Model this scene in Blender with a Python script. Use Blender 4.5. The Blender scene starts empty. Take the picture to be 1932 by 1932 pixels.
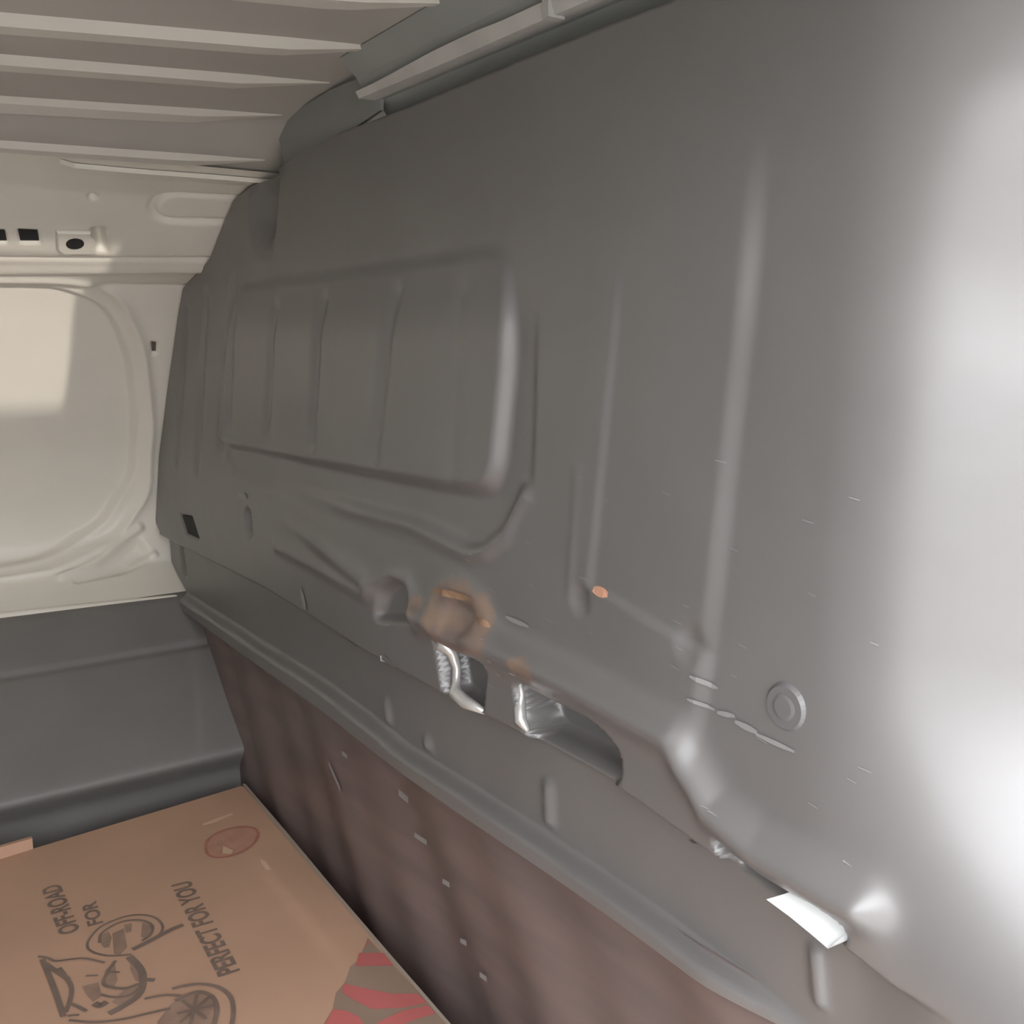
import bpy, math, random
import numpy as np
from mathutils import Matrix, Vector

random.seed(7); rng = np.random.default_rng(7)
scene = bpy.context.scene
COL = scene.collection

# ---------------------------------------------------------------- camera, sky, sun, exposure
cam_data = bpy.data.cameras.new('camera'); cam = bpy.data.objects.new('camera', cam_data); COL.objects.link(cam)
cam_data.sensor_width = 36.0; cam_data.lens = 35.4037; cam_data.clip_start = 0.01
cam.matrix_world = Matrix([[0.567523, -0.140066, 0.811357, 1.85], [0.823358, 0.096544, -0.559251, -0.5], [0.0, 0.985424, 0.170115, 1.0], [0.0, 0.0, 0.0, 1.0]])
scene.camera = cam

world = bpy.data.worlds.new('overcast_sky'); scene.world = world; world.use_nodes = True
wbg = world.node_tree.nodes['Background']
wbg.inputs['Color'].default_value = (0.945, 0.965, 1.0, 1); wbg.inputs['Strength'].default_value = 9.2

sun_d = bpy.data.lights.new('sun', 'SUN'); sun = bpy.data.objects.new('sun', sun_d); COL.objects.link(sun)
sun_d.energy = 1.6; sun_d.angle = math.radians(0.6); sun_d.color = (1.0, 0.93, 0.84)
sun_dir = Vector((1.0, 0.115, 0.060)).normalized()           # towards the low sun, beyond the open sliding door
sun.rotation_euler = sun_dir.to_track_quat('Z', 'Y').to_euler()

vs = scene.view_settings
vs.view_transform = 'Standard'; vs.look = 'None'; vs.gamma = 1.0; vs.use_curve_mapping = False
vs.exposure = 0.0

# ---------------------------------------------------------------- materials
def nodes(name):
    m = bpy.data.materials.new(name); m.use_nodes = True
    return m, m.node_tree, m.node_tree.nodes['Principled BSDF']

def mat(name, col, rough=0.5, metal=0.0, noise=0.0, nscale=8.0, col2=None, bump=0.0, bscale=60.0, stretch=None, spec=0.5):
    m, nt, p = nodes(name)
    p.inputs['Roughness'].default_value = rough; p.inputs['Metallic'].default_value = metal
    p.inputs['Specular IOR Level'].default_value = spec
    p.inputs['Base Color'].default_value = (*col, 1)
    tc = nt.nodes.new('ShaderNodeTexCoord'); src = tc.outputs['Object']
    if stretch:
        mp = nt.nodes.new('ShaderNodeMapping'); mp.inputs['Scale'].default_value = stretch[0]
        mp.inputs['Rotation'].default_value = stretch[1]
        nt.links.new(src, mp.inputs['Vector']); src = mp.outputs['Vector']
    if noise > 0 or col2:
        n = nt.nodes.new('ShaderNodeTexNoise'); n.inputs['Scale'].default_value = nscale; n.inputs['Detail'].default_value = 5
        nt.links.new(src, n.inputs['Vector'])
        r = nt.nodes.new('ShaderNodeValToRGB')
        c2 = col2 or tuple(c * (1 - noise) for c in col)
        r.color_ramp.elements[0].position = 0.35; r.color_ramp.elements[0].color = (*c2, 1)
        r.color_ramp.elements[1].position = 0.65; r.color_ramp.elements[1].color = (*col, 1)
        nt.links.new(n.outputs['Fac'], r.inputs['Fac']); nt.links.new(r.outputs['Color'], p.inputs['Base Color'])
    if bump > 0:
        n2 = nt.nodes.new('ShaderNodeTexNoise'); n2.inputs['Scale'].default_value = bscale; n2.inputs['Detail'].default_value = 3
        nt.links.new(src, n2.inputs['Vector'])
        b = nt.nodes.new('ShaderNodeBump'); b.inputs['Strength'].default_value = bump; b.inputs['Distance'].default_value = 0.002
        nt.links.new(n2.outputs['Fac'], b.inputs['Height']); nt.links.new(b.outputs['Normal'], p.inputs['Normal'])
    return m

M = {}
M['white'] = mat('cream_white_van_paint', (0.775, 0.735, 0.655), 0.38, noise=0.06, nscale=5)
M['rib'] = mat('lit_rib_cream', (0.60, 0.575, 0.52), 0.45, noise=0.06, nscale=6)  # roof paint lightened on the ribs for the door light they catch
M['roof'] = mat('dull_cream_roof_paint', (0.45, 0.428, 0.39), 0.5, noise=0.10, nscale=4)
M['liner'] = mat('dark_grey_lining_plastic', (0.158, 0.150, 0.142), 0.55, noise=0.08, nscale=10, bump=0.08, bscale=220)
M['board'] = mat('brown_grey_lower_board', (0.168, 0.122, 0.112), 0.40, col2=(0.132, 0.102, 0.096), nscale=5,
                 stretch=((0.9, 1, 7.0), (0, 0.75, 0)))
M['clip'] = mat('brown_grey_clip_hole', (0.11, 0.09, 0.08), 0.8)
M['dark'] = mat('unlit_cavity_black', (0.018, 0.018, 0.018), 0.8)
M['flange'] = mat('lit_flange_grey', (0.50, 0.49, 0.47), 0.5, noise=0.15, nscale=20)  # flange colour lightened to stand in for light on its edge
M['bow'] = mat('grey_green_roof_bow_paint', (0.27, 0.28, 0.27), 0.5, noise=0.1, nscale=9)
M['metal'] = mat('flange_glint_metal', (0.80, 0.79, 0.77), 0.32, metal=0.6, noise=0.15, nscale=40)  # bright for the daylight glints on the pocket edges
M['glint'] = mat('glint_white', (0.86, 0.87, 0.86), 0.3)  # white for the lit floor of the last pocket
M['chip'] = mat('scratched_primer', (0.25, 0.24, 0.235), 0.5)
M['rust'] = mat('rusty_chip', (0.36, 0.22, 0.14), 0.8, noise=0.5, nscale=60)
M['copper'] = mat('orange_primer_chip', (0.52, 0.27, 0.18), 0.6)
M['card'] = mat('kraft_cardboard', (0.47, 0.288, 0.195), 0.72, noise=0.10, nscale=6, bump=0.05, bscale=40)
M['cardglint'] = mat('pale_glint_patch', (0.55, 0.38, 0.26), 0.8)  # pale colour of the painted glints on the box top
M['ink'] = mat('faded_print_ink', (0.20, 0.14, 0.11), 0.7, noise=0.25, nscale=30)
M['inklight'] = mat('thin_print_ink', (0.31, 0.20, 0.145), 0.7, noise=0.25, nscale=30)
M['kraftdark'] = mat('brown_print_ground', (0.27, 0.19, 0.14), 0.65, noise=0.1, nscale=10)
M['red'] = mat('faded_red_print', (0.48, 0.13, 0.12), 0.6, noise=0.15, nscale=12)
M['stamp'] = mat('thin_red_stamp_ink', (0.40, 0.16, 0.12), 0.6, noise=0.2, nscale=60)
M['stampfill'] = mat('thin_pink_stamp_ink', (0.44, 0.235, 0.165), 0.6, noise=0.15, nscale=40)
M['tape'] = mat('greyish_clear_tape', (0.33, 0.27, 0.22), 0.25)
M['ply'] = mat('worn_brown_plywood', (0.20, 0.14, 0.10), 0.6, noise=0.3, nscale=3, stretch=((1, 8, 1), (0, 0, 0)))
M['ground'] = mat('pale_concrete', (0.42, 0.41, 0.39), 0.9, noise=0.15, nscale=2)
M['rubber'] = mat('grey_plastic_plug', (0.135, 0.13, 0.13), 0.42)

def paint_bulkhead():
    m, nt, p = nodes('dark_grey_bulkhead_paint')
    L = nt.links
    tc = nt.nodes.new('ShaderNodeTexCoord')
    n = nt.nodes.new('ShaderNodeTexNoise'); n.inputs['Scale'].default_value = 7; n.inputs['Detail'].default_value = 4
    L.new(tc.outputs['Object'], n.inputs['Vector'])
    r = nt.nodes.new('ShaderNodeValToRGB')
    r.color_ramp.elements[0].position = 0.3; r.color_ramp.elements[0].color = (0.141, 0.133, 0.130, 1)
    r.color_ramp.elements[1].position = 0.7; r.color_ramp.elements[1].color = (0.158, 0.150, 0.147, 1)
    L.new(n.outputs['Fac'], r.inputs['Fac'])
    at = nt.nodes.new('ShaderNodeAttribute'); at.attribute_name = 'rust'
    n2 = nt.nodes.new('ShaderNodeTexNoise'); n2.inputs['Scale'].default_value = 42; n2.inputs['Detail'].default_value = 6
    L.new(tc.outputs['Object'], n2.inputs['Vector'])
    ad = nt.nodes.new('ShaderNodeMath'); ad.operation = 'MULTIPLY_ADD'
    L.new(at.outputs['Fac'], ad.inputs[0]); ad.inputs[1].default_value = 1.25; 
    sb = nt.nodes.new('ShaderNodeMath'); sb.operation = 'SUBTRACT'; L.new(n2.outputs['Fac'], sb.inputs[0]); sb.inputs[1].default_value = 1.05
    L.new(sb.outputs[0], ad.inputs[2])
    rr = nt.nodes.new('ShaderNodeMapRange'); rr.inputs['From Min'].default_value = 0.0; rr.inputs['From Max'].default_value = 0.25
    L.new(ad.outputs[0], rr.inputs['Value'])
    rc = nt.nodes.new('ShaderNodeValToRGB')
    rc.color_ramp.elements[0].position = 0.35; rc.color_ramp.elements[0].color = (0.155, 0.118, 0.107, 1)
    rc.color_ramp.elements[1].position = 0.62; rc.color_ramp.elements[1].color = (0.27, 0.185, 0.135, 1)
    n3 = nt.nodes.new('ShaderNodeTexNoise'); n3.inputs['Scale'].default_value = 30
    L.new(tc.outputs['Object'], n3.inputs['Vector']); L.new(n3.outputs['Fac'], rc.inputs['Fac'])
    mx = nt.nodes.new('ShaderNodeMix'); mx.data_type = 'RGBA'
    L.new(rr.outputs[0], mx.inputs['Factor']); L.new(r.outputs['Color'], mx.inputs['A']); L.new(rc.outputs['Color'], mx.inputs['B'])
    L.new(mx.outputs['Result'], p.inputs['Base Color'])
    p.inputs['Roughness'].default_value = 0.38
    p.inputs['Specular IOR Level'].default_value = 0.95
    nb = nt.nodes.new('ShaderNodeTexNoise'); nb.inputs['Scale'].default_value = 9; nb.inputs['Detail'].default_value = 2
    L.new(tc.outputs['Object'], nb.inputs['Vector'])
    b = nt.nodes.new('ShaderNodeBump'); b.inputs['Strength'].default_value = 0.15; b.inputs['Distance'].default_value = 0.01
    L.new(nb.outputs['Fac'], b.inputs['Height']); L.new(b.outputs['Normal'], p.inputs['Normal'])
    return m
M['bulk'] = paint_bulkhead()

# ---------------------------------------------------------------- mesh helpers
def link(name, me, m, parent=None, smooth=False):
    if m: me.materials.append(M[m])
    o = bpy.data.objects.new(name, me); COL.objects.link(o)
    if parent: o.parent = parent
    if smooth: me.polygons.foreach_set('use_smooth', [True] * len(me.polygons))
    return o

def obj(name, v, f, m, parent=None, smooth=False, off=None):
    if off is not None: v = [(a[0] - off[0], a[1] - off[1], a[2] - off[2]) for a in v]
    me = bpy.data.meshes.new(name); me.from_pydata([tuple(map(float, a)) for a in v], [], f); me.update()
    return link(name, me, m, parent, smooth)

def grid(name, P, m, parent=None, flip=False, attr=None):
    """P: array (rows, cols, 3)"""
    R, C = P.shape[:2]
    i = np.arange(R * C).reshape(R, C)
    q = np.stack([i[:-1, :-1], i[:-1, 1:], i[1:, 1:], i[1:, :-1]], -1).reshape(-1, 4)
    if flip: q = q[:, ::-1]
    me = bpy.data.meshes.new(name)
    me.vertices.add(R * C); me.vertices.foreach_set('co', P.reshape(-1).astype(np.float32))
    n = len(q); me.loops.add(n * 4); me.loops.foreach_set('vertex_index', q.reshape(-1).astype(np.int32))
    me.polygons.add(n); me.polygons.foreach_set('loop_start', (np.arange(n) * 4).astype(np.int32))
    me.update(calc_edges=True); me.validate()
    if attr is not None:
        a = me.attributes.new('rust', 'FLOAT', 'POINT'); a.data.foreach_set('value', attr.reshape(-1).astype(np.float32))
    return link(name, me, m, parent, True)

def box_vf(lo, hi):
    v = [(x, y, z) for z in (lo[2], hi[2]) for y in (lo[1], hi[1]) for x in (lo[0], hi[0])]
    f = [(0, 2, 3, 1), (4, 5, 7, 6), (0, 1, 5, 4), (2, 6, 7, 3), (0, 4, 6, 2), (1, 3, 7, 5)]
    return v, f

def boxes(name, bl, m, parent=None):
    V, F = [], []
    for lo, hi in bl:
        v, f = box_vf(lo, hi); k = len(V); V += v; F += [tuple(i + k for i in q) for q in f]
    return obj(name, V, F, m, parent)

def prism(name, poly, basis, depth, m, parent=None, bev=0.0):
    """poly in 2D, basis(u, v, w) -> 3D point, extruded from w=0 to w=depth; optional inset bevel on the w=depth side"""
    n = len(poly); c = np.mean(poly, 0)
    rings = [[basis(u, v, 0) for u, v in poly]]
    if bev:
        rings.append([basis(u, v, depth * 0.6) for u, v in poly])
        rings.append([basis(c[0] + (u - c[0]) * (1 - bev), c[1] + (v - c[1]) * (1 - bev), depth) for u, v in poly])
    else:
        rings.append([basis(u, v, depth) for u, v in poly])
    V = [p for r in rings for p in r]; F = []
    for k in range(len(rings) - 1):
        for i in range(n):
            j = (i + 1) % n; F.append((k * n + i, k * n + j, (k + 1) * n + j, (k + 1) * n + i))
    F.append(tuple(range(n))[::-1]); F.append(tuple((len(rings) - 1) * n + i for i in range(n)))
    return obj(name, V, F, m, parent)

def tube(pts, rad, seg=10):
    """vertices and faces of a tube along 3D points, radius per point"""
    V, F = [], []
    pts = [Vector(p) for p in pts]; n = len(pts)
    for i, p in enumerate(pts):
        d = (pts[min(i + 1, n - 1)] - pts[max(i - 1, 0)]).normalized()
        a = d.cross(Vector((0.3, 0.9, 0.2))).normalized(); b = d.cross(a)
        r = rad[i] if hasattr(rad, '__len__') else rad
        for k in range(seg):
            t = 2 * math.pi * k / seg; V.append(p + (a * math.cos(t) + b * math.sin(t)) * r)
    for i in range(n - 1):
        for k in range(seg):
            l = (k + 1) % seg; F.append((i * seg + k, i * seg + l, (i + 1) * seg + l, (i + 1) * seg + k))
    F.append(tuple(range(seg))[::-1]); F.append(tuple((n - 1) * seg + k for k in range(seg)))
    return V, F

def tag(o, label=None, cat=None, kind=None, group=None):
    if label: o['label'] = label
    if cat: o['category'] = cat
    if kind: o['kind'] = kind
    if group: o['group'] = group
    return o

# signed distances on numpy grids
def sm(d, w):                       # 1 inside (d<0), 0 outside, smooth over w centred on the edge
    t = np.clip(0.5 - d / w, 0, 1); return t * t * (3 - 2 * t)
def s01(x, a, b):
    t = np.clip((x - a) / (b - a), 0, 1); return t * t * (3 - 2 * t)
def sd_seg(X, Z, a, b):
    ax, az = a; bx, bz = b; dx, dz = bx - ax, bz - az
    t = np.clip(((X - ax) * dx + (Z - az) * dz) / (dx * dx + dz * dz + 1e-12), 0, 1)
    return np.hypot(X - ax - t * dx, Z - az - t * dz)
def sd_line(X, Z, pts):
    d = None
    for a, b in zip(pts[:-1], pts[1:]):
        e = sd_seg(X, Z, a, b); d = e if d is None else np.minimum(d, e)
    return d
def sd_poly(X, Z, pts, r=0.0):
    """signed distance to a polygon whose corners are rounded by r"""
    pts = np.array(pts, float)
    if r:
        n = len(pts); out = []
        for i in range(n):                                   # cut the corners with short arcs
            p0, p, p1 = pts[i - 1], pts[i], pts[(i + 1) % n]
            a = p + (p0 - p) * min(0.5, r / np.linalg.norm(p0 - p)); b = p + (p1 - p) * min(0.5, r / np.linalg.norm(p1 - p))
            for t in np.linspace(0, 1, 7): out.append((1 - t) ** 2 * a + 2 * t * (1 - t) * p + t * t * b)
        pts = np.array(out)
    d = np.full(X.shape, 1e9); ins = np.zeros(X.shape, bool)
    n = len(pts)
    for i in range(n):
        a, b = pts[i], pts[(i + 1) % n]
        d = np.minimum(d, sd_seg(X, Z, a, b))
        c = ((a[1] > Z) != (b[1] > Z))
        if abs(b[1] - a[1]) > 1e-12:
            ins ^= c & (X < (b[0] - a[0]) * (Z - a[1]) / (b[1] - a[1]) + a[0])
    return np.where(ins, -d, d)

# ---------------------------------------------------------------- van shell: the setting
VAN_REAR, DOOR_X = -2.3, 1.75
WALL = [(0.5480, 1.2120), (0.5170, 1.2067), (0.4411, 1.1853), (0.3807, 1.1479), (0.3286, 1.1142), (0.1923, 1.0774), (0.1554, 1.0324), (0.0838, 0.9269), (-0.0022, 0.7914), (-0.0410, 0.6893), (-0.0448, 0.6388), (-0.0269, 0.5917), (0.0125, 0.5693), (0.0782, 0.5417)]                  # side wall section (x, z) from roof to sill
wp = np.array(WALL); wt = np.r_[0, np.cumsum(np.hypot(*np.diff(wp, axis=0).T))]
ts = np.linspace(0, wt[-1], 300)
px_, pz_ = np.interp(ts, wt, wp[:, 0]), np.interp(ts, wt, wp[:, 1])
ker = np.exp(-0.5 * (np.arange(-6, 7) / 1.7) ** 2); ker /= ker.sum()
def smooth1(a): return np.convolve(np.pad(a, 6, mode='reflect', reflect_type='odd'), ker, 'valid')
px_, pz_ = smooth1(px_), smooth1(pz_)
tx, tz = np.gradient(px_, ts), np.gradient(pz_, ts); ln = np.hypot(tx, tz)
nx, nz = -tz / ln, tx / ln                                  # pointing into the van
ys = np.r_[np.linspace(VAN_REAR, -0.47, 60), np.linspace(-0.465, 0.10, 240), np.linspace(0.11, 0.30, 12)]
Tg, Yg = np.meshgrid(ts, ys, indexing='ij')
H = np.zeros_like(Tg)
# big pressed door-like panel, its rim and the ridges below it
panel = [(-0.5269, 0.4062), (-0.1749, 0.3969), (-0.1063, 0.4337), (-0.0666, 0.5257), (-0.0430, 0.6580), (-0.0408, 0.7766), (-0.0925, 0.8616), (-0.1892, 0.9060), (-0.2659, 0.9143), (-0.5756, 0.9112)]
dP = sd_poly(Yg, Tg, panel, 0.03)
H -= 0.012 * sm(dP, 0.014)
rim = [(-0.5245, 0.3741), (-0.1733, 0.3554), (-0.0935, 0.4025), (-0.0482, 0.5048), (-0.0195, 0.6594), (-0.0154, 0.8062), (-0.0660, 0.8865), (-0.1753, 0.9317), (-0.2689, 0.9380), (-0.5778, 0.9358)]
dR = sd_poly(Yg, Tg, rim, 0.03)
H += 0.006 * np.exp(-(dR / 0.010) ** 2) - 0.004 * sm(dR, 0.01)
H += 0.008 * sm(sd_line(Yg, Tg, [(-0.1746, 0.9530), (-0.1032, 0.9245), (-0.0307, 0.8733)]) - 0.006, 0.014)
H += 0.006 * sm(sd_line(Yg, Tg, [(-0.0554, 0.9431), (-0.0082, 0.9273)]) - 0.004, 0.012)
H -= 0.008 * sm(sd_poly(Yg, Tg, [(-0.1560, 0.9682), (-0.0325, 0.8983), (-0.0154, 0.9305), (-0.0681, 0.9570)], 0.01), 0.02)
# the header above: long crease lines, obround, slots
for a, b, d_, w_ in (((-0.5103, 0.2974), (0.0012, 0.2465), -0.006, 0.007), ((-0.5122, 0.3469), (0.0056, 0.2802), 0.005, 0.016), ((-0.5146, 0.3954), (0.0032, 0.3722), -0.004, 0.008)):
    H += d_ * np.exp(-(sd_seg(Yg, Tg, a, b) / w_) ** 2)
dO = np.abs(sd_seg(Yg, Tg, (-0.0713, 0.1297), (0.0672, 0.1198)) - 0.030)
H -= 0.006 * np.exp(-(dO / 0.005) ** 2)
slot_a = [(-0.2610, 0.1978), (-0.2363, 0.1966), (-0.2311, 0.2219), (-0.2555, 0.2239)]; slot_b = [(-0.2986, 0.2014), (-0.2752, 0.2002), (-0.2701, 0.2252), (-0.2932, 0.2271)]
for s_ in (slot_a, slot_b): H -= 0.004 * sm(sd_poly(Yg, Tg, s_), 0.004)
H -= 0.006 * sm(np.hypot(Yg - (-0.1794, 0.1217)[0], Tg - (-0.1794, 0.1217)[1]) - 0.005, 0.005)
H -= 0.010 * sm(sd_poly(Yg, Tg, [(-0.1688, 0.1879), (-0.1554, 0.1867), (-0.1453, 0.2336), (-0.1578, 0.2345)]), 0.012)
H -= 0.004 * sm(sd_poly(Yg, Tg, [(-0.0353, 0.4892), (-0.0249, 0.4903), (-0.0234, 0.5124), (-0.0321, 0.5123)]), 0.005)
# bright sill at the foot
H += 0.004 * sm(sd_seg(Yg, Tg, (-0.5675, 1.0173), (-0.0055, 1.0525)) - 0.006, 0.01)
H *= 1.5
X_ = np.interp(Tg, ts, px_) + np.interp(Tg, ts, nx) * H; Z_ = np.interp(Tg, ts, pz_) + np.interp(Tg, ts, nz) * H
wall_left = tag(grid('wall_left', np.stack([X_, Yg, Z_], -1), 'white'), 'cream white pressed steel van side wall with rounded panel', kind='structure')

def wpt(y, t, h=0.0):               # a point on the side wall, h above its surface
    return (np.interp(t, ts, px_) + np.interp(t, ts, nx) * h, y, np.interp(t, ts, pz_) + np.interp(t, ts, nz) * h)
def shrink(poly, k):
    c = np.mean(poly, 0); return [tuple(c + (np.array(p) - c) * k) for p in poly]
for s_ in (slot_a, slot_b):
    prism('slot_hole', shrink(s_, 0.94), lambda u, v, w: wpt(u, v, -0.006 + w), 0.003, 'dark', wall_left)
plate = prism('bracket_plate', [(-0.2148, 0.1923), (-0.1727, 0.1894), (-0.1691, 0.2005), (-0.1623, 0.2091), (-0.1667, 0.2211), (-0.1578, 0.2345), (-0.2013, 0.2379), (-0.2091, 0.2292)],
              lambda u, v, w: wpt(u, v, 0.001 + w), 0.005, 'white', wall_left, bev=0.06)
c0 = np.array((-0.1897, 0.2126))
ring = [tuple(c0 + 0.0115 * np.array((math.cos(a), math.sin(a)))) for a in np.linspace(0, 2 * math.pi, 20, endpoint=False)]
prism('bolt_hole', ring, lambda u, v, w: wpt(u, v, 0.0045 + w), 0.0022, 'dark', plate)
prism('clip_hole', shrink([(-0.0342, 0.4913), (-0.0256, 0.4924), (-0.0245, 0.5103), (-0.0314, 0.5102)], 0.9), lambda u, v, w: wpt(u, v, -0.006 + w), 0.003, 'clip', wall_left)
# rain-rail flange under the roof edge
V, F = [], []
fl = [(-0.2309, 0.0274), (-0.2134, 0.0534), (-0.1450, 0.0525), (-0.0256, 0.0448), (0.0401, 0.0448)]
up = [(-0.2359, 0.0191), (-0.2176, 0.0293), (-0.1503, 0.0291), (-0.0323, 0.0240), (0.0320, 0.0233)]
for (a, b) in zip(fl, up):
    V += [wpt(*a, 0.001), wpt(*a, 0.004), wpt(*b, 0.007), wpt(*b, 0.001)]
for i in range(len(fl) - 1):
    k = 4 * i; F += [(k, k + 4, k + 5, k + 1), (k + 1, k + 5, k + 6, k + 2), (k + 2, k + 6, k + 7, k + 3)]
F += [(0, 1, 2, 3), (16, 19, 18, 17)]
obj('roof_flange', V, F, 'white', wall_left)

# ceiling: crowned sheet that rises slightly to the front, ribs pressed into it
CEIL = [(0.5120, 1.2055), (0.5300, 1.2110), (0.5720, 1.2245), (0.6050, 1.2480), (0.6300, 1.2620), (0.7000, 1.2730), (0.7680, 1.2780), (0.9170, 1.2830), (1.3000, 1.2920), (1.8000, 1.2850)]
CS = 0.05
ca = np.array(CEIL); cx = np.linspace(ca[0, 0], ca[-1, 0], 90)
def cz(x, y): return np.interp(x, ca[:, 0], ca[:, 1]) + CS * np.clip(y, -1.0, 0.3) * np.clip((x - 0.53) / 0.12, 0, 1)
cy = np.r_[np.linspace(VAN_REAR, -0.5, 30), np.linspace(-0.45, 0.25, 20)]
CX, CY = np.meshgrid(cx, cy, indexing='ij')
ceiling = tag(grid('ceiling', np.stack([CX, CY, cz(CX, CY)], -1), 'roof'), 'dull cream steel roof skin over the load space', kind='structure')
def rib(p0, p1, w, hh):
    """p0 at the bulkhead end, p1 nearer the rear, both (x, y)"""
    n = 40; V, F = [], []
    p0, p1 = np.array(p0), np.array(p1); d = p1 - p0
    for i in range(n):
        s = (i / (n - 1)) ** 1.8 * (-2.2 - p0[1]) / d[1]
        c = p0 + d * np.array((min(s, 1.1), s))
        k = min(1.0, 0.10 + s * 3.0)
        ww = w * k; h = hh * k
        prof = [(-0.9 * ww, 0.0005), (-0.55 * ww, -h), (-0.06 * ww, -h), (0.12 * ww, 0.0005)]
        for ox, oz in prof:
            V.append((c[0] + ox, c[1], cz(c[0] + ox, c[1]) + oz))
    for i in range(n - 1):
        for j in range(3): F.append((4 * i + j, 4 * i + j + 1, 4 * i + 5 + j, 4 * i + 4 + j))
    F += [(0, 1, 2, 3), tuple(4 * (n - 1) + j for j in (3, 2, 1, 0))]
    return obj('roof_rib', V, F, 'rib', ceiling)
for a, b, w, hh in (((0.9104, 0.0037), (0.8756, -0.3430), 0.046, 0.0088), ((0.7687, 0.0012), (0.7542, -0.3263), 0.040, 0.0078), ((0.6460, -0.0054), (0.6329, -0.3102), 0.034, 0.0068), ((0.5696, 0.0010), (0.5575, -0.3022), 0.028, 0.0068)):
    rib(a, b, w, hh)
rib((1.0622, 0.0061), (1.0161, -0.3624), 0.048, 0.0088)

# floor and the rest of the shell
tag(boxes('floor', [((-0.05, VAN_REAR, -0.02), (DOOR_X, 0.10, 0.0))], 'ply'), 'brown plywood load floor', kind='structure')
tag(boxes('wall_right', [((DOOR_X, VAN_REAR, 0), (DOOR_X + 0.04, -0.95, 1.30)), ((DOOR_X, -0.95, 1.215), (DOOR_X + 0.04, 0.30, 1.30)),
                         ((DOOR_X, -0.95, 0), (DOOR_X + 0.04, 0.30, 0.10)), ((DOOR_X, 0.10, 0.10), (DOOR_X + 0.04, 0.30, 1.215))], 'white'),
    'cream white van side with open sliding door', kind='structure')
tag(boxes('wall_rear', [((-0.1, VAN_REAR - 0.04, 0), (1.8, VAN_REAR, 1.32))], 'white'),
    'cream white closed rear doors', kind='structure')
tag(boxes('ground', [((-14, -14, -0.52), (14, 14, -0.5))], 'ground'), 'pale concrete ground outside the van', kind='structure')
tag(boxes('wall_sun_blocker', [((4.0, -6.0, -0.5), (4.15, 6.0, 1.124))], 'ground'), 'added unseen wall that cuts the low sun', kind='structure')  # out of view, added to set the lower edge of the sun patch
tag(boxes('wall_cab', [((-0.4, 0.34, -0.02), (1.8, 0.36, 1.4))], 'dark'), 'dark cab lining behind the bulkhead', kind='structure')

# ---------------------------------------------------------------- bulkhead: one pressed sheet
OUT = [(0.0666, 0.5200), (0.0866, 0.5438), (0.0117, 0.5755), (-0.0158, 0.5903), (-0.0207, 0.6494), (-0.0458, 0.6625), (-0.0330, 0.6893), (0.0058, 0.7914), (0.0918, 0.9269), (0.1634, 1.0324), (0.2003, 1.0774), (0.3366, 1.1142), (0.3887, 1.1479), (0.4491, 1.1853), (0.5700, 1.2050), (0.6573, 1.2123), (0.8000, 1.2225)]                     # left and upper edge (x, z), bottom to top
oa = np.array(OUT)
ZB, ZT = 0.528, 1.222
zs = np.linspace(ZB, ZT, 300); nu = 620
xl = np.interp(zs, oa[:, 1], oa[:, 0])
XR = 1.735
u = np.linspace(0, 1, nu); 
Xg = xl[:, None] + (XR - xl)[:, None] * u[None, :]; Zg = np.repeat(zs[:, None], nu, 1)
P = np.zeros_like(Xg)
# window blank: channel round a raised panel
dO = sd_poly(Xg, Zg, [(0.3688, 0.8036), (1.0711, 0.7979), (1.1458, 0.8420), (1.162, 1.06), (1.13, 1.105), (0.50, 1.115), (0.43, 1.085)], 0.045)
topf = 1 - s01(Zg, 0.95, 1.06)
P -= 0.004 * sm(dO, 0.016) * topf
P += 0.0085 * np.exp(-(sd_line(Xg, Zg, [(0.3614, 0.8012), (0.7025, 0.8065), (0.9439, 0.8071), (1.0477, 0.7988), (1.0776, 0.8051), (1.1111, 0.8271), (1.1401, 0.8647)]) / 0.009) ** 2) * s01(Xg, 0.36, 0.9)
dI = sd_poly(Xg, Zg, [(0.3650, 0.8433), (1.0625, 0.8582), (1.0984, 0.8690), (1.1262, 1.0081), (1.1214, 1.0616), (1.0994, 1.0745), (0.8606, 1.0711), (0.4502, 1.0677), (0.3957, 0.9605)], 0.03)
P += 0.0145 * sm(dI, 0.018) * (1 - 0.75 * s01(Zg, 0.99, 1.07))
for a, b, d_, w_ in (((0.4331, 1.0684), (0.3457, 0.8416), 0.007, 0.014), ((0.6093, 1.0352), (0.5636, 0.8766), 0.0035, 0.010), ((0.7538, 1.0398), (0.7158, 0.8752), 0.0045, 0.010), ((0.9209, 1.0415), (0.8779, 0.8717), 0.0035, 0.010),
                     ((1.0493, 1.0373), (1.0324, 0.8663), 0.0015, 0.012), ((0.4534, 1.0277), (0.4135, 0.8768), 0.003, 0.010),
                     ((0.3110, 1.0614), (0.2223, 0.7948), 0.004, 0.012), ((0.2136, 1.0440), (0.1149, 0.7927), 0.003, 0.010)):
    dd = sd_seg(Xg, Zg, a, b); P -= d_ * np.exp(-(dd / w_) ** 2)
P -= 0.020 * sm(sd_seg(Xg, Zg, (0.5725, 1.1950), (0.5583, 1.1506)) - 0.028, 0.055)
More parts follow.
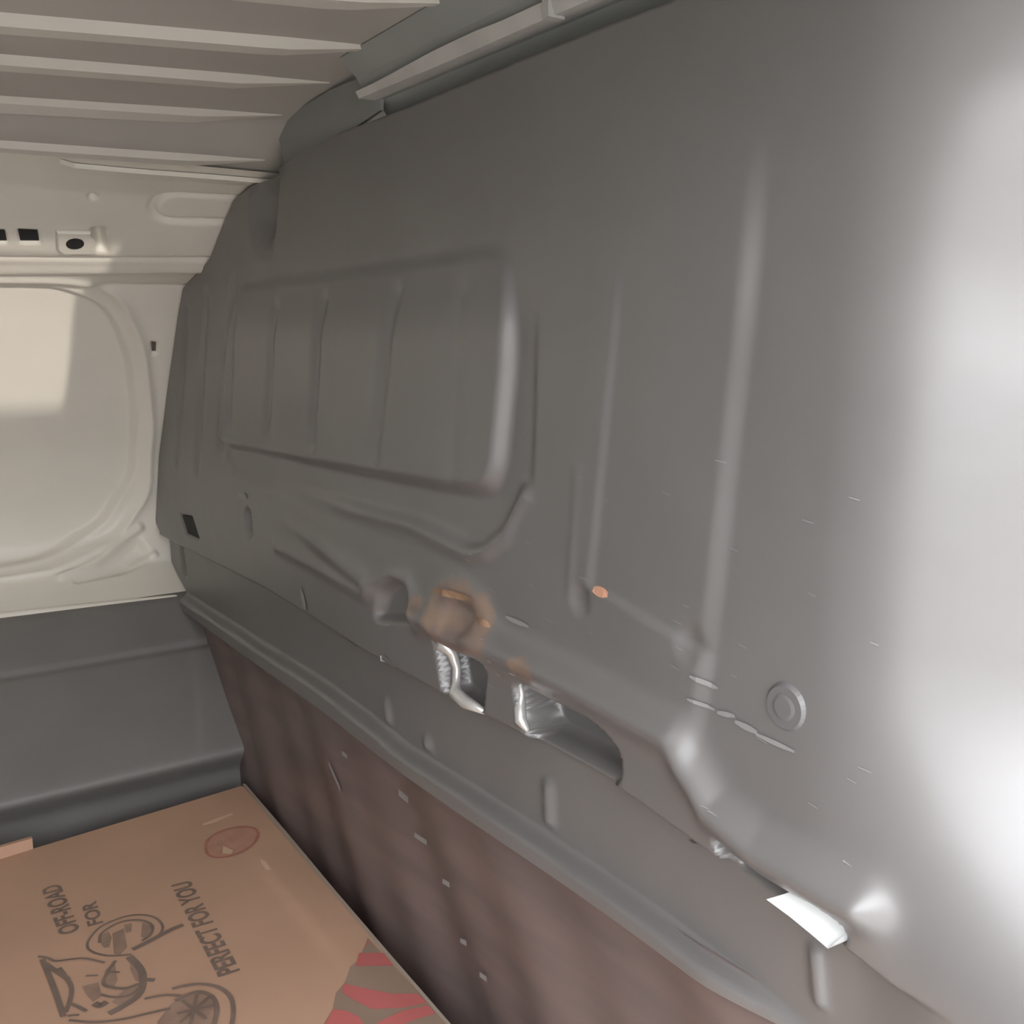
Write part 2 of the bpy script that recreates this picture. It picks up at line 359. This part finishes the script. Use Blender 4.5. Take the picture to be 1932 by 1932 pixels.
# stepped ribs at the right
def step_line(a, b):                 # signed x distance to a slanted line
    return Xg - (a[0] + (b[0] - a[0]) * (Zg - a[1]) / (b[1] - a[1]))
l1 = step_line((1.2662, 1.0303), (1.2318, 0.8092)); l2 = step_line((1.3937, 1.0623), (1.3665, 0.7939))
up1 = 1 - s01(Zg, 0.98, 1.10); up2 = 1 - s01(Zg, 1.02, 1.14)
zb = 0.802 + (0.784 - 0.802) * (Xg - 1.24) / 0.103
P -= 0.0030 * sm(-l1, 0.012) * sm(l2, 0.016) * sm(zb - Zg, 0.008) * up1
P -= 0.0080 * sm(-l2, 0.018) * s01(Zg, 0.62, 0.86) * up2
P += 0.0012 * np.exp(-(sd_seg(Xg, Zg, (1.2164, 0.8939), (1.2039, 0.7992)) / 0.006) ** 2)
P -= 0.004 * sm(np.hypot(Xg - (1.2183, 0.7878)[0], Zg - (1.2183, 0.7878)[1]) - 0.010, 0.014)
P -= 0.0035 * sm(np.hypot(Xg - (1.3486, 0.7836)[0], Zg - (1.3486, 0.7836)[1]) - 0.010, 0.020)
# long bead
endf = sm(Xg - 1.535, 0.09)
dB = sd_line(Xg, Zg, [(0.9633, 0.7136), (1.0931, 0.7146), (1.2281, 0.7127), (1.3380, 0.7088), (1.3524, 0.6941), (1.3800, 0.6689), (1.4247, 0.6586), (1.5050, 0.6582)])
P += 0.016 * np.exp(-(dB / 0.0160) ** 2)
P += 0.007 * np.exp(-(sd_line(Xg, Zg, [(0.3728, 0.7984), (0.6319, 0.7611), (0.8425, 0.7260)]) / 0.014) ** 2) * s01(Xg, 0.45, 0.8)
P += 0.005 * np.exp(-(sd_line(Xg, Zg, [(0.5545, 0.7197), (0.7270, 0.7159), (0.8350, 0.7107), (0.8584, 0.7292), (0.9006, 0.7478), (0.9361, 0.7478), (0.9523, 0.7197)]) / 0.008) ** 2)
P -= 0.014 * sm(sd_poly(Xg, Zg, [(0.8564, 0.6887), (0.8710, 0.7245), (0.9003, 0.7406), (0.9300, 0.7391), (0.9462, 0.7067)], 0.01), 0.014)
# rusted boss
rc_ = np.array((1.0388, 0.7296))
rr_ = np.hypot((Xg - rc_[0]) / 1.5, Zg - rc_[1])
P += 0.005 * np.exp(-((rr_ - 0.028) / 0.012) ** 2) - 0.004 * sm(rr_ - 0.016, 0.012)
# pockets below the bead
for pts, dep, r_ in (([(0.9869, 0.6978), (1.0766, 0.6956), (1.0705, 0.6417), (1.0025, 0.6405)], 0.034, 0.012),
                     ([(1.1212, 0.6885), (1.2426, 0.6856), (1.2730, 0.6698), (1.2691, 0.6435), (1.1407, 0.6428)], 0.045, 0.014),
                     ([(1.3785, 0.6471), (1.4440, 0.6421), (1.4823, 0.6443), (1.4956, 0.6366), (1.4924, 0.6254), (1.4451, 0.6220), (1.3897, 0.6277)], 0.030, 0.008)):
    P -= dep * sm(sd_poly(Xg, Zg, pts, r_), 0.007)
# notch at the far left
hole_l = [(0.1159, 0.7008), (0.1819, 0.7067), (0.2155, 0.6725), (0.1464, 0.6703)]
P -= 0.006 * sm(sd_poly(Xg, Zg, hole_l), 0.005)
P -= 0.008 * sm(sd_seg(Xg, Zg, (0.4513, 0.7452), (0.4533, 0.7260)) - 0.012, 0.01)
P -= 0.008 * sm(sd_seg(Xg, Zg, (0.0543, 0.6246), (0.0632, 0.5875)) - 0.010, 0.01)
# edge, set-back face with short ribs, bottom lip
ze = np.interp(Xg, [0.0, 0.5, 0.84, 1.03, 1.27, 1.36, 1.49, 1.53], [0.640, 0.647, 0.640, 0.640, 0.640, 0.632, 0.622, 0.615])
back = sm(Zg - ze, 0.007) * endf
P -= 0.017 * back
zl0 = 0.552
for a, b, w_ in (((0.9447, 0.5665), (0.9554, 0.5349), 0.008), ((1.1560, 0.5931), (1.1599, 0.5321), 0.008), ((0.8505, 0.5797), (0.8584, 0.5499), 0.008), ((1.4610, 0.5943), (1.4682, 0.5495), 0.006)):
    P += 0.005 * np.exp(-(sd_seg(Xg, Zg, a, b) / w_) ** 2) * back * s01(Zg - zl0, 0.002, 0.012)
zl = np.interp(Xg, [0.0, 0.087, 0.683, 0.86, 0.90, 1.024, 1.324, 1.45], [0.546, 0.546, 0.553, 0.550, 0.546, 0.548, 0.543, 0.538])
lip = sm(Zg - zl, 0.009) * sm(Xg - 1.42, 0.12)
P += 0.021 * lip
# the sheet rolls away towards the door pillar
roll = np.clip(Xg - 1.455, 0, None); roll = np.where(roll > 0.17, np.sqrt(np.clip(0.0289 + (roll - 0.17) * 0.34, 0, None)), roll)
Yb = 3.9 * roll ** 2.0 * (1 - 0.3 * s01(Zg, 1.0, 1.14)) * (0.06 + 0.94 * s01(Zg, 0.62, 0.82))
Yb += 0.004 * np.sin(Xg * 9 + Zg * 5) * s01(Xg, 0.4, 0.9)
rust = np.exp(-((np.maximum(rr_ - 0.012, 0)) / 0.034) ** 2)
for c_, s_ in (((1.1528, 0.7090), 0.03), ((0.9581, 0.7267), 0.022), ((1.0795, 0.7147), 0.025)):
    rust = np.maximum(rust, 0.85 * np.exp(-(np.hypot(Xg - c_[0], (Zg - c_[1]) * 1.6) / s_) ** 2))
G = np.stack([Xg, Yb - P, Zg], -1)
# turned-back edge on the left and a turned-back top
G = np.concatenate([G[:, :1] + np.array([0, 0.03, 0]), G], 1); G = np.concatenate([G, G[-1:] + np.array([0, 0.03, 0])], 0)
rust = np.concatenate([rust[:, :1], rust], 1); rust = np.concatenate([rust, rust[-1:]], 0)
bulk = tag(grid('wall_front', G, 'bulk', attr=rust), 'dark grey pressed steel bulkhead with window blank, bead and pockets', kind='structure')
def bpt(x, z, h=0.0):                # a point h in front of the bulkhead sheet
    j = np.clip(np.searchsorted(zs, z), 1, len(zs) - 1); i = int(np.clip(round((x - xl[j]) / (XR - xl[j]) * (nu - 1)), 0, nu - 1))
    return (x, float(Yb[j, i] - P[j, i]) - h, z)
prism('notch_hole', shrink(hole_l, 0.92), lambda a, b, w: (a, 0.005 - w, b), 0.003, 'dark', bulk)
# plug
pc = (1.4369, 0.7632)
rp = [(pc[0] + 0.0165 * math.cos(a), pc[1] + 0.0165 * math.sin(a)) for a in np.linspace(0, 2 * math.pi, 32, endpoint=False)]
y0 = bpt(*pc)[1]
plug = prism('rubber_plug', rp, lambda a, b, w: (a, y0 + 0.004 - w, b), 0.0065, 'rubber', bulk, bev=0.14)
rp2 = [(pc[0] + 0.009 * math.cos(a), pc[1] + 0.009 * math.sin(a)) for a in np.linspace(0, 2 * math.pi, 24, endpoint=False)]
prism('plug_centre', rp2, lambda a, b, w: (a, y0 - 0.002 - w, b), 0.0016, 'rubber', plug, bev=0.25)

# bright metal strips on the pocket edges, standing in for reflected daylight
def lining(name, pts, rads, m='metal', dy=0.004):
    V, F = tube([(x, bpt(x, z)[1] * 0 + d, z) for (x, z), d in pts], rads, 10)
    return obj(name, V, F, m, bulk, True)
lining('flange_glint', [((0.9933, 0.6994), 0.004), ((0.9995, 0.6937), 0.002), ((1.0035, 0.6841), 0.010), ((1.0052, 0.6678), 0.014), ((1.0070, 0.6543), 0.012), ((1.0152, 0.6454), 0.006), ((1.0375, 0.6433), 0.004), ((1.0695, 0.6430), 0.006)],
       [0.004, 0.0095, 0.006, 0.0045, 0.0045, 0.007, 0.007, 0.003])
lining('flange_glint', [((1.1229, 0.6870), 0.010), ((1.1229, 0.6753), 0.012), ((1.1263, 0.6636), 0.008), ((1.1331, 0.6545), 0.004), ((1.1416, 0.6471), 0.006)],
       [0.002, 0.0035, 0.0058, 0.0058, 0.002])
# pale tongue in the last pocket: bright plate added for its lit floor
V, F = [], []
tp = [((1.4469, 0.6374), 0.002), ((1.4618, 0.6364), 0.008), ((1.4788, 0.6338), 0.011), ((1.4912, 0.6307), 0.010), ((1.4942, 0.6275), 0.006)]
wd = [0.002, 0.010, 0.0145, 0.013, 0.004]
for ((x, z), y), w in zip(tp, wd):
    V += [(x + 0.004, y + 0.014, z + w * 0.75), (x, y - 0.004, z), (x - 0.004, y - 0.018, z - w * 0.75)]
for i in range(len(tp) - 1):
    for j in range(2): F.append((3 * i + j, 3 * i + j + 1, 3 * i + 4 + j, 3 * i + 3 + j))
obj('glint_plate', V, F, 'glint', bulk, True)

# paint chips and scratches
def chip(name, px_pts, w, m='chip', parent=None):
    """flat flake along a line of (x, z), half width w"""
    n = len(px_pts); V, F = [], []
    for i, (x, z) in enumerate(px_pts):
        k = 0.25 + 0.75 * math.sin(math.pi * (i + 0.5) / n)
        V += [bpt(x, z + w * k, 0.0012), bpt(x, z - w * k, 0.0012)]
    for i in range(n - 1): F.append((2 * i, 2 * i + 1, 2 * i + 3, 2 * i + 2))
    return obj(name, V, F, m, parent or bulk)
def seg(a, b, n=5): return [(a[0] + (b[0] - a[0]) * i / (n - 1), a[1] + (b[1] - a[1]) * i / (n - 1)) for i in range(n)]
for a, b, w, m in (((1.3503, 0.7430), (1.3741, 0.7416), 0.0016, 'chip'), ((1.3767, 0.7405), (1.3940, 0.7433), 0.002, 'chip'), ((1.3942, 0.7395), (1.4148, 0.7387), 0.0024, 'chip'),
                   ((1.4134, 0.7371), (1.4471, 0.7365), 0.0018, 'chip'), ((1.3523, 0.7608), (1.3759, 0.7578), 0.002, 'chip'), ((1.2367, 0.8006), (1.2547, 0.7996), 0.004, 'copper'),
                   ((0.9914, 0.7495), (1.0613, 0.7547), 0.004, 'rust'), ((1.0705, 0.7385), (1.0933, 0.7362), 0.003, 'rust'), ((1.1109, 0.7480), (1.1462, 0.7474), 0.0025, 'chip'),
                   ((0.8711, 0.6459), (0.9048, 0.6416), 0.007, 'chip'), ((0.6376, 0.6702), (0.6536, 0.6558), 0.010, 'chip'), ((0.4153, 0.7732), (0.4506, 0.7738), 0.005, 'chip'),
                   ((0.8667, 0.6881), (0.8920, 0.6898), 0.003, 'chip'), ((1.3495, 0.6304), (1.3595, 0.6305), 0.003, 'chip'), ((0.7747, 0.6414), (0.7993, 0.6411), 0.003, 'chip')):
    chip('paint_chip', seg(a, b), w, m)
V, F = [], []
for i in range(46):                  # hair scratches, far too fine to count
    x = random.uniform(1.02, 1.56); z = random.uniform(0.66, 0.92); l = random.uniform(0.004, 0.010)
    k = len(V); V += [bpt(x, z, 0.001), bpt(x + l, z - 0.0012, 0.001), bpt(x + l, z - 0.0004, 0.001), bpt(x, z + 0.0007, 0.001)]; F.append((k, k + 1, k + 2, k + 3))
tag(obj('scratches', V, F, 'chip', bulk), kind='stuff')

# lower board under the lip
lx = np.linspace(-0.02, 1.735, 200); lz = np.linspace(0.0, 0.545, 70)
LX, LZ = np.meshgrid(lx, lz, indexing='ij')
LY = 0.020 + 0.004 * np.sin(LX * 16 + LZ * 14) * s01(LX, 0.3, 0.6) + 0.002 * np.sin(LX * 43 + LZ * 30) + 0.23 * np.clip(LX - 1.455, 0, None) ** 2
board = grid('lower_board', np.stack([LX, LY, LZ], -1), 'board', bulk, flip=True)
board['label'] = 'brown grey lower board of the bulkhead'
V, F = [], []
for a, b, w in (((0.6796, 0.4466), (0.7138, 0.4226), 0.004), ((0.8751, 0.4819), (0.8979, 0.4811), 0.004), ((0.9115, 0.4448), (0.9393, 0.4472), 0.003), ((0.9732, 0.4173), (0.9877, 0.4193), 0.003), ((1.0086, 0.3653), (1.0214, 0.3684), 0.003), ((1.0471, 0.3471), (1.0603, 0.3485), 0.003), ((0.7222, 0.4765), (0.7379, 0.4763), 0.003)):
    y = 0.0125
    V, F = [(a[0], y, a[1] + w), (a[0], y, a[1] - w), (b[0], y, b[1] - w), (b[0], y, b[1] + w)], [(0, 1, 2, 3)]
    obj('scuff_mark', V, F, 'chip', board)

# ---------------------------------------------------------------- roof bow over the bulkhead, gusset
V, F = [], []
bx = np.linspace(0.862, 1.74, 24)
for x in bx:
    t = (x - 0.862) / 0.878
    V += [(x, 0.028, 1.222), (x, 0.012, 1.242), (x, -0.004, 1.247), (x, -0.012, 1.262), (x, -0.030, cz(x, -0.03) - 0.001), (x, 0.05, cz(x, 0.05) - 0.001), (x, 0.05, 1.222)]
for i in range(len(bx) - 1):
    for j in range(7): F.append((7 * i + j, 7 * i + (j + 1) % 7, 7 * i + 7 + (j + 1) % 7, 7 * i + 7 + j))
F += [tuple(range(7)), tuple(7 * (len(bx) - 1) + j for j in range(6, -1, -1))]
bow = tag(obj('trim_1', V, F, 'bow'), 'grey green steel roof bow above the bulkhead', kind='structure')
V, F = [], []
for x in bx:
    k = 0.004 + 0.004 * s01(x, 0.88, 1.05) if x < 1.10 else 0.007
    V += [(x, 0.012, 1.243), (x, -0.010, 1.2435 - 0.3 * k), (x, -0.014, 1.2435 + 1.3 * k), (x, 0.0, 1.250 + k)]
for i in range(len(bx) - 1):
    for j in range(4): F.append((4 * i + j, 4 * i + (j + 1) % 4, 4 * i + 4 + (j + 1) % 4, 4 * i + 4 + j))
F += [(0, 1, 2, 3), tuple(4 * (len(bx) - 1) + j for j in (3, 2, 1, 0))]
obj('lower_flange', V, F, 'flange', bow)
tb = (1.1918, 1.2519)
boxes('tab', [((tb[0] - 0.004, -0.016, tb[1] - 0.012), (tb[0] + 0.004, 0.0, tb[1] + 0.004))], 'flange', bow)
gs = [(0.5911, 1.2645), (0.7541, 1.2736), (0.8781, 1.2704), (0.8738, 1.2313), (0.7350, 1.2143), (0.6604, 1.2107), (0.6168, 1.2104)]
gus = tag(prism('trim_2', gs, lambda a, b, w: (a, 0.012 - w, b), 0.004, 'bow'), 'small grey gusset plate between roof and bulkhead', kind='structure')

# ---------------------------------------------------------------- lower side lining
LIN = [(-0.0200, 0.5560), (0.0826, 0.5478), (0.1188, 0.5172), (0.2409, 0.4220), (0.3291, 0.3479), (0.3357, 0.3411), (0.3000, 0.3000), (0.3000, 0.0000)]
la = np.array(LIN); lt = np.r_[0, np.cumsum(np.hypot(*np.diff(la, axis=0).T))]
tt = np.linspace(0, lt[-1], 160); lxx, lzz = smooth1(np.interp(tt, lt, la[:, 0])), smooth1(np.interp(tt, lt, la[:, 1]))
yy = np.r_[np.linspace(VAN_REAR, -0.6, 20), np.linspace(-0.58, 0.06, 60)]
TT, YY = np.meshgrid(tt, yy, indexing='ij')
HH = -0.005 * np.exp(-((TT - 0.2105) / 0.006) ** 2)
A = np.interp(TT, tt, lxx) + 0.64 * HH; Bz = np.interp(TT, tt, lzz) + 0.77 * HH
tag(grid('trim_3', np.stack([A, YY, Bz], -1), 'liner'), 'dark grey plastic lining panel along the foot of the side wall', kind='structure')

# ---------------------------------------------------------------- cardboard box
ZTOP = 0.300
bx0, bx1, by0, by1 = 0.372, 1.262, -0.640, -0.004
o = ((bx0 + bx1) / 2, (by0 + by1) / 2, 0.0)
carton = bpy.data.objects.new('cardboard_box', None); COL.objects.link(carton); carton.location = o
tag(carton, 'brown cardboard box printed with a motorcycle lying against the bulkhead', 'box')
bm_v, bm_f = [], []
E1, E2, C0 = np.array((0.89, -0.0303)), np.array((0.0618, -0.640)), np.array((0.3695, 0.0015))
def rr(w, d, r, z):
    out = []
    for (sx, sy, a0) in ((1, 1, 0), (-1, 1, 90), (-1, -1, 180), (1, -1, 270)):
        for k in range(4):
            a = math.radians(a0 + 30 * k); x = sx * (w / 2 - r) + r * math.cos(a); y = sy * (d / 2 - r) + r * math.sin(a)
            q = C0 + E1 * (x / (bx1 - bx0) + 0.5) + E2 * (0.5 - y / (by1 - by0)); out.append((q[0] - o[0], q[1] - o[1], z))
    return out
rings = [rr(bx1 - bx0, by1 - by0, 0.005, z) for z in (0.0, 0.10, 0.20, ZTOP - 0.007)]
V = [p for r in rings for p in r]; n = 16; F = [tuple(range(n))[::-1]]
for k in range(3):
    for i in range(n): F.append((k * n + i, k * n + (i + 1) % n, (k + 1) * n + (i + 1) % n, (k + 1) * n + i))
obj('body', V, F, 'card', carton)
r0 = rr(bx1 - bx0, by1 - by0, 0.005, ZTOP - 0.007); r1 = rr(bx1 - bx0 - 0.002, by1 - by0 - 0.002, 0.005, ZTOP)
F = [(i, (i + 1) % n, n + (i + 1) % n, n + i) for i in range(n)] + [tuple(n + i for i in range(n)), tuple(range(n))[::-1]]
lid = obj('top_panel', r0 + r1, F, 'card', carton)

def flat(name, poly, m, h, parent=None):
    V = [(x - o[0], y - o[1], ZTOP + h) for x, y in poly]
    a = sum(poly[i][0] * poly[(i + 1) % len(poly)][1] - poly[(i + 1) % len(poly)][0] * poly[i][1] for i in range(len(poly)))
    if a < 0: V = V[::-1]
    return obj(name, V, [tuple(range(len(V)))], m, parent or lid)
def ribbon_vf(pts, w, h):
    """catmull-rom smoothed ribbon of half width w (m) on the box top"""
    p = [np.array(q, float) for q in pts]; q = [2 * p[0] - p[1]] + p + [2 * p[-1] - p[-2]]; s = []
    for i in range(1, len(q) - 2):
        for t in np.linspace(0, 1, 5, endpoint=False):
            s.append(0.5 * (2 * q[i] + (q[i + 1] - q[i - 1]) * t + (2 * q[i - 1] - 5 * q[i] + 4 * q[i + 1] - q[i + 2]) * t * t + (-q[i - 1] + 3 * q[i] - 3 * q[i + 1] + q[i + 2]) * t ** 3))
    s.append(p[-1]); V, F = [], []
    for i, c in enumerate(s):
        d = s[min(i + 1, len(s) - 1)] - s[max(i - 1, 0)]; d = d / (np.linalg.norm(d) + 1e-9); nn = np.array((-d[1], d[0])) * w
        for sg in (1, -1): V.append((c[0] + sg * nn[0] - o[0], c[1] + sg * nn[1] - o[1], ZTOP + h))
    for i in range(len(s) - 1): F.append((2 * i, 2 * i + 1, 2 * i + 3, 2 * i + 2))
    return V, F
def ribbons(name, lines, m, h):
    V, F = [], []
    for n_, (pts, w) in enumerate(lines):
        v, f = ribbon_vf(pts, w, h + 0.00004 * n_); k = len(V); V += v; F += [tuple(i + k for i in q) for q in f]
    return obj(name, V, F, m, lid)
def polys(name, pl, m, h):
    V, F = [], []
    for n_, poly in enumerate(pl):
        k = len(V); V += [(x - o[0], y - o[1], ZTOP + h + 0.00003 * n_) for x, y in poly]; F.append(tuple(range(k, k + len(poly))))
    return obj(name, V, F, m, lid)

# the line-drawn motorcycle
polys('motorcycle_print_shading', [[(0.6713, -0.2816), (0.6687, -0.2720), (0.6844, -0.2720), (0.7025, -0.2792), (0.7000, -0.2845), (0.6852, -0.2859)],
    [(0.6654, -0.2534), (0.6662, -0.2444), (0.6842, -0.2495), (0.6840, -0.2556)], [(0.6724, -0.2335), (0.6847, -0.2274), (0.6963, -0.2280), (0.7112, -0.2388), (0.7018, -0.2430), (0.6865, -0.2384)],
    [(0.6758, -0.2694), (0.6723, -0.2551), (0.7144, -0.2619), (0.7254, -0.2729), (0.7185, -0.2777)],
    [(0.8478, -0.2515), (0.8392, -0.2378), (0.8444, -0.2194), (0.8587, -0.2096), (0.8800, -0.2109), (0.9053, -0.2227), (0.9193, -0.2404), (0.9005, -0.2677), (0.8676, -0.2703)],
    [(0.7611, -0.3211), (0.7635, -0.3045), (0.7903, -0.3072), (0.7953, -0.3170), (0.7768, -0.3206)], [(0.7457, -0.2938), (0.7355, -0.2811), (0.7716, -0.2863), (0.7843, -0.2938), (0.7707, -0.3006)],
    [(0.7376, -0.2641), (0.7634, -0.2614), (0.7895, -0.2636), (0.7848, -0.2704), (0.7599, -0.2698)], [(0.7915, -0.2833), (0.7938, -0.2670), (0.8154, -0.2771), (0.8195, -0.2956), (0.8078, -0.3004)]], 'inklight', 0.0005)
ribbons('motorcycle_print', [
    ([(0.7063, -0.2953), (0.6906, -0.3000), (0.6736, -0.2952), (0.6540, -0.2777), (0.6475, -0.2516), (0.6545, -0.2313), (0.6703, -0.2184), (0.6916, -0.2154), (0.7066, -0.2209), (0.7162, -0.2334), (0.7221, -0.2507)], 0.0016),
    ([(0.7046, -0.2960), (0.7175, -0.2862), (0.7261, -0.2736), (0.7320, -0.2616)], 0.0016),
    ([(0.6874, -0.2864), (0.6686, -0.2798), (0.6575, -0.2589), (0.6607, -0.2423), (0.6719, -0.2302), (0.6884, -0.2259), (0.7049, -0.2328), (0.7113, -0.2443)], 0.0018),
    ([(0.7232, -0.2582), (0.7177, -0.2387), (0.7121, -0.2224), (0.7078, -0.2075), (0.7061, -0.1943)], 0.0036),
    ([(0.7348, -0.2646), (0.7640, -0.2604), (0.7875, -0.2631), (0.8112, -0.2738), (0.8214, -0.2928), (0.8256, -0.3078)], 0.0042),
    ([(0.7341, -0.2796), (0.7531, -0.2932), (0.7707, -0.3006), (0.7837, -0.2931), (0.7922, -0.2823), (0.7925, -0.2690)], 0.0022),
    ([(0.7878, -0.3077), (0.8005, -0.2970), (0.8066, -0.2820), (0.7988, -0.2695)], 0.0018), ([(0.7855, -0.2660), (0.7909, -0.2583), (0.7958, -0.2528)], 0.003),
    ([(0.7511, -0.2910), (0.7592, -0.2810)], 0.0014), ([(0.7447, -0.3138), (0.7514, -0.3024)], 0.0014), ([(0.7996, -0.3169), (0.8071, -0.3121), (0.8046, -0.3051)], 0.004),
    ([(0.6754, -0.3508), (0.6849, -0.3423), (0.6965, -0.3360), (0.7019, -0.3230), (0.7100, -0.3076), (0.7314, -0.2905)], 0.0016),
    ([(0.6953, -0.3464), (0.7167, -0.3392), (0.7410, -0.3307)], 0.0028), ([(0.6847, -0.3479), (0.7297, -0.3471), (0.7713, -0.3473), (0.8038, -0.3482)], 0.0030),
    ([(0.7125, -0.3351), (0.7541, -0.3311), (0.7802, -0.3373), (0.7979, -0.3450)], 0.0024), ([(0.7864, -0.3375), (0.7964, -0.3321), (0.8088, -0.3263)], 0.0020), ([(0.8054, -0.3444), (0.8106, -0.3340)], 0.0016),
    ([(0.8132, -0.3449), (0.8323, -0.3230), (0.8440, -0.2973), (0.8489, -0.2755), (0.8545, -0.2524)], 0.0018),
    ([(0.8229, -0.2708), (0.8286, -0.2517), (0.8399, -0.2369)], 0.0018),
    ([(0.8226, -0.2414), (0.8253, -0.2279), (0.8318, -0.2136), (0.8468, -0.1998), (0.8685, -0.1937), (0.8932, -0.1977), (0.9193, -0.2097), (0.9346, -0.2265)], 0.0022),
    ([(0.8440, -0.2448), (0.8434, -0.2208), (0.8596, -0.2099), (0.8825, -0.2117), (0.9078, -0.2235)], 0.0022),
    ([(0.8488, -0.2378), (0.8928, -0.2264)], 0.0016), ([(0.8672, -0.2489), (0.8760, -0.2107)], 0.0016), ([(0.8487, -0.2225), (0.8917, -0.2425)], 0.0016), ([(0.8597, -0.2128), (0.8830, -0.2508)], 0.0016)], 'ink', 0.0009)

# printed flame stripes at the corner
polys('brown_print', [[(0.8564, -0.0225), (0.8726, -0.0360), (0.8905, -0.0528), (0.8950, -0.0636), (0.9190, -0.0821), (0.9288, -0.0968), (0.9519, -0.1111), (0.9686, -0.1295), (1.0018, -0.1585), (1.0898, -0.0309), (1.0420, -0.0230)]], 'kraftdark', 0.0004)
polys('red_stripe_print', [[(0.8615, -0.0264), (0.8665, -0.0247), (0.8721, -0.0330)], [(0.8778, -0.0447), (0.8941, -0.0210), (0.9216, -0.0232), (0.8984, -0.0587)],
    [(0.9196, -0.0830), (0.9455, -0.0631), (0.9650, -0.0475), (0.9806, -0.0248), (0.9995, -0.0238), (0.9924, -0.0494), (0.9754, -0.0770), (0.9483, -0.0873), (0.9316, -0.0912)],
    [(0.9974, -0.0819), (0.9962, -0.0514), (1.0039, -0.0250), (1.0202, -0.0254), (1.0162, -0.0460), (1.0149, -0.0709), (1.0062, -0.0907)], [(0.9522, -0.1107), (0.9639, -0.0997), (0.9814, -0.0935), (1.0064, -0.0974), (0.9787, -0.1375)]], 'red', 0.0008)
# tape along the long edge, round stamp, tape glints painted as pale patches
polys('edge_tape', [[(0.3665, 0.0010), (0.3694, 0.0052), (0.5552, -0.0019), (0.7526, -0.0109), (0.9060, -0.0163), (1.0456, -0.0207), (1.0428, -0.0247), (0.9054, -0.0207), (0.7526, -0.0153), (0.5509, -0.0082)]], 'tape', 0.0011)
st = [(0.5380, -0.1129), (0.5158, -0.1028), (0.5012, -0.0803), (0.5023, -0.0534), (0.5177, -0.0368), (0.5414, -0.0386), (0.5647, -0.0558), (0.5767, -0.0799), (0.5735, -0.1047), (0.5578, -0.1149)]
flat('stamp_ground', st, 'stampfill', 0.0004)
ribbons('stamp_ring', [(st + st[:1], 0.0022)], 'stamp', 0.0008)
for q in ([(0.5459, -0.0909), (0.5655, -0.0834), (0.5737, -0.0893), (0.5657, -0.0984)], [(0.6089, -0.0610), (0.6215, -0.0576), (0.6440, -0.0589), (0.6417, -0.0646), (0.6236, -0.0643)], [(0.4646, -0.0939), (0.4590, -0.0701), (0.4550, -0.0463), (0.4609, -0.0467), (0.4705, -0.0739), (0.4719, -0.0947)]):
    flat('tape_glint', q, 'cardglint', 0.0013)

def lettering(name, text, a, b, height, m='ink'):
    """text laid on the box top from a to b (x, y), fitted to that length"""
    c = bpy.data.curves.new(name, 'FONT'); c.body = text; c.size = 1.0; c.offset = 0.03
    t = bpy.data.objects.new('tmp', c); COL.objects.link(t)
    bpy.context.view_layer.update()
    me = bpy.data.meshes.new_from_object(t.evaluated_get(bpy.context.evaluated_depsgraph_get()))
    bpy.data.objects.remove(t); bpy.data.curves.remove(c)
    co = np.zeros(len(me.vertices) * 3, np.float32); me.vertices.foreach_get('co', co); co = co.reshape(-1, 3)
    co[:, 0] -= co[:, 0].min(); a, b = np.array(a), np.array(b); L = np.linalg.norm(b - a); r = (b - a) / L; up = np.array((-r[1], r[0]))
    sx = L / co[:, 0].max(); sy = height / 0.72
    out = np.zeros_like(co)
    out[:, 0] = a[0] + r[0] * co[:, 0] * sx + up[0] * co[:, 1] * sy - o[0]
    out[:, 1] = a[1] + r[1] * co[:, 0] * sx + up[1] * co[:, 1] * sy - o[1]
    out[:, 2] = ZTOP + 0.0008
    me.vertices.foreach_set('co', out.reshape(-1)); me.update(); me.name = name
    return link(name, me, m, lid)
lettering('lettering', 'PERFECT FOR YOU', (0.8315, -0.1694), (0.6089, -0.1568), 0.024)
lettering('lettering', 'OFF-ROAD', (0.6466, -0.3002), (0.5204, -0.2989), 0.022)
lettering('lettering', 'FOR', (0.6461, -0.2735), (0.5893, -0.2695), 0.017)

# raised flap at the far edge
f0, f1 = (0.3984, -0.3102), (0.4222, -0.5119)
V = []
for (x, y), z in ((f0, ZTOP - 0.004), (f1, ZTOP - 0.004), (f1, ZTOP + 0.020), (f0, ZTOP + 0.016)):
    V += [(x - 0.004 - o[0], y - o[1], z), (x + 0.003 - o[0], y - o[1], z)]
F = [(0, 2, 4, 6), (1, 7, 5, 3), (0, 1, 3, 2), (2, 3, 5, 4), (4, 5, 7, 6), (6, 7, 1, 0)]
obj('flap', V, F, 'card', carton)
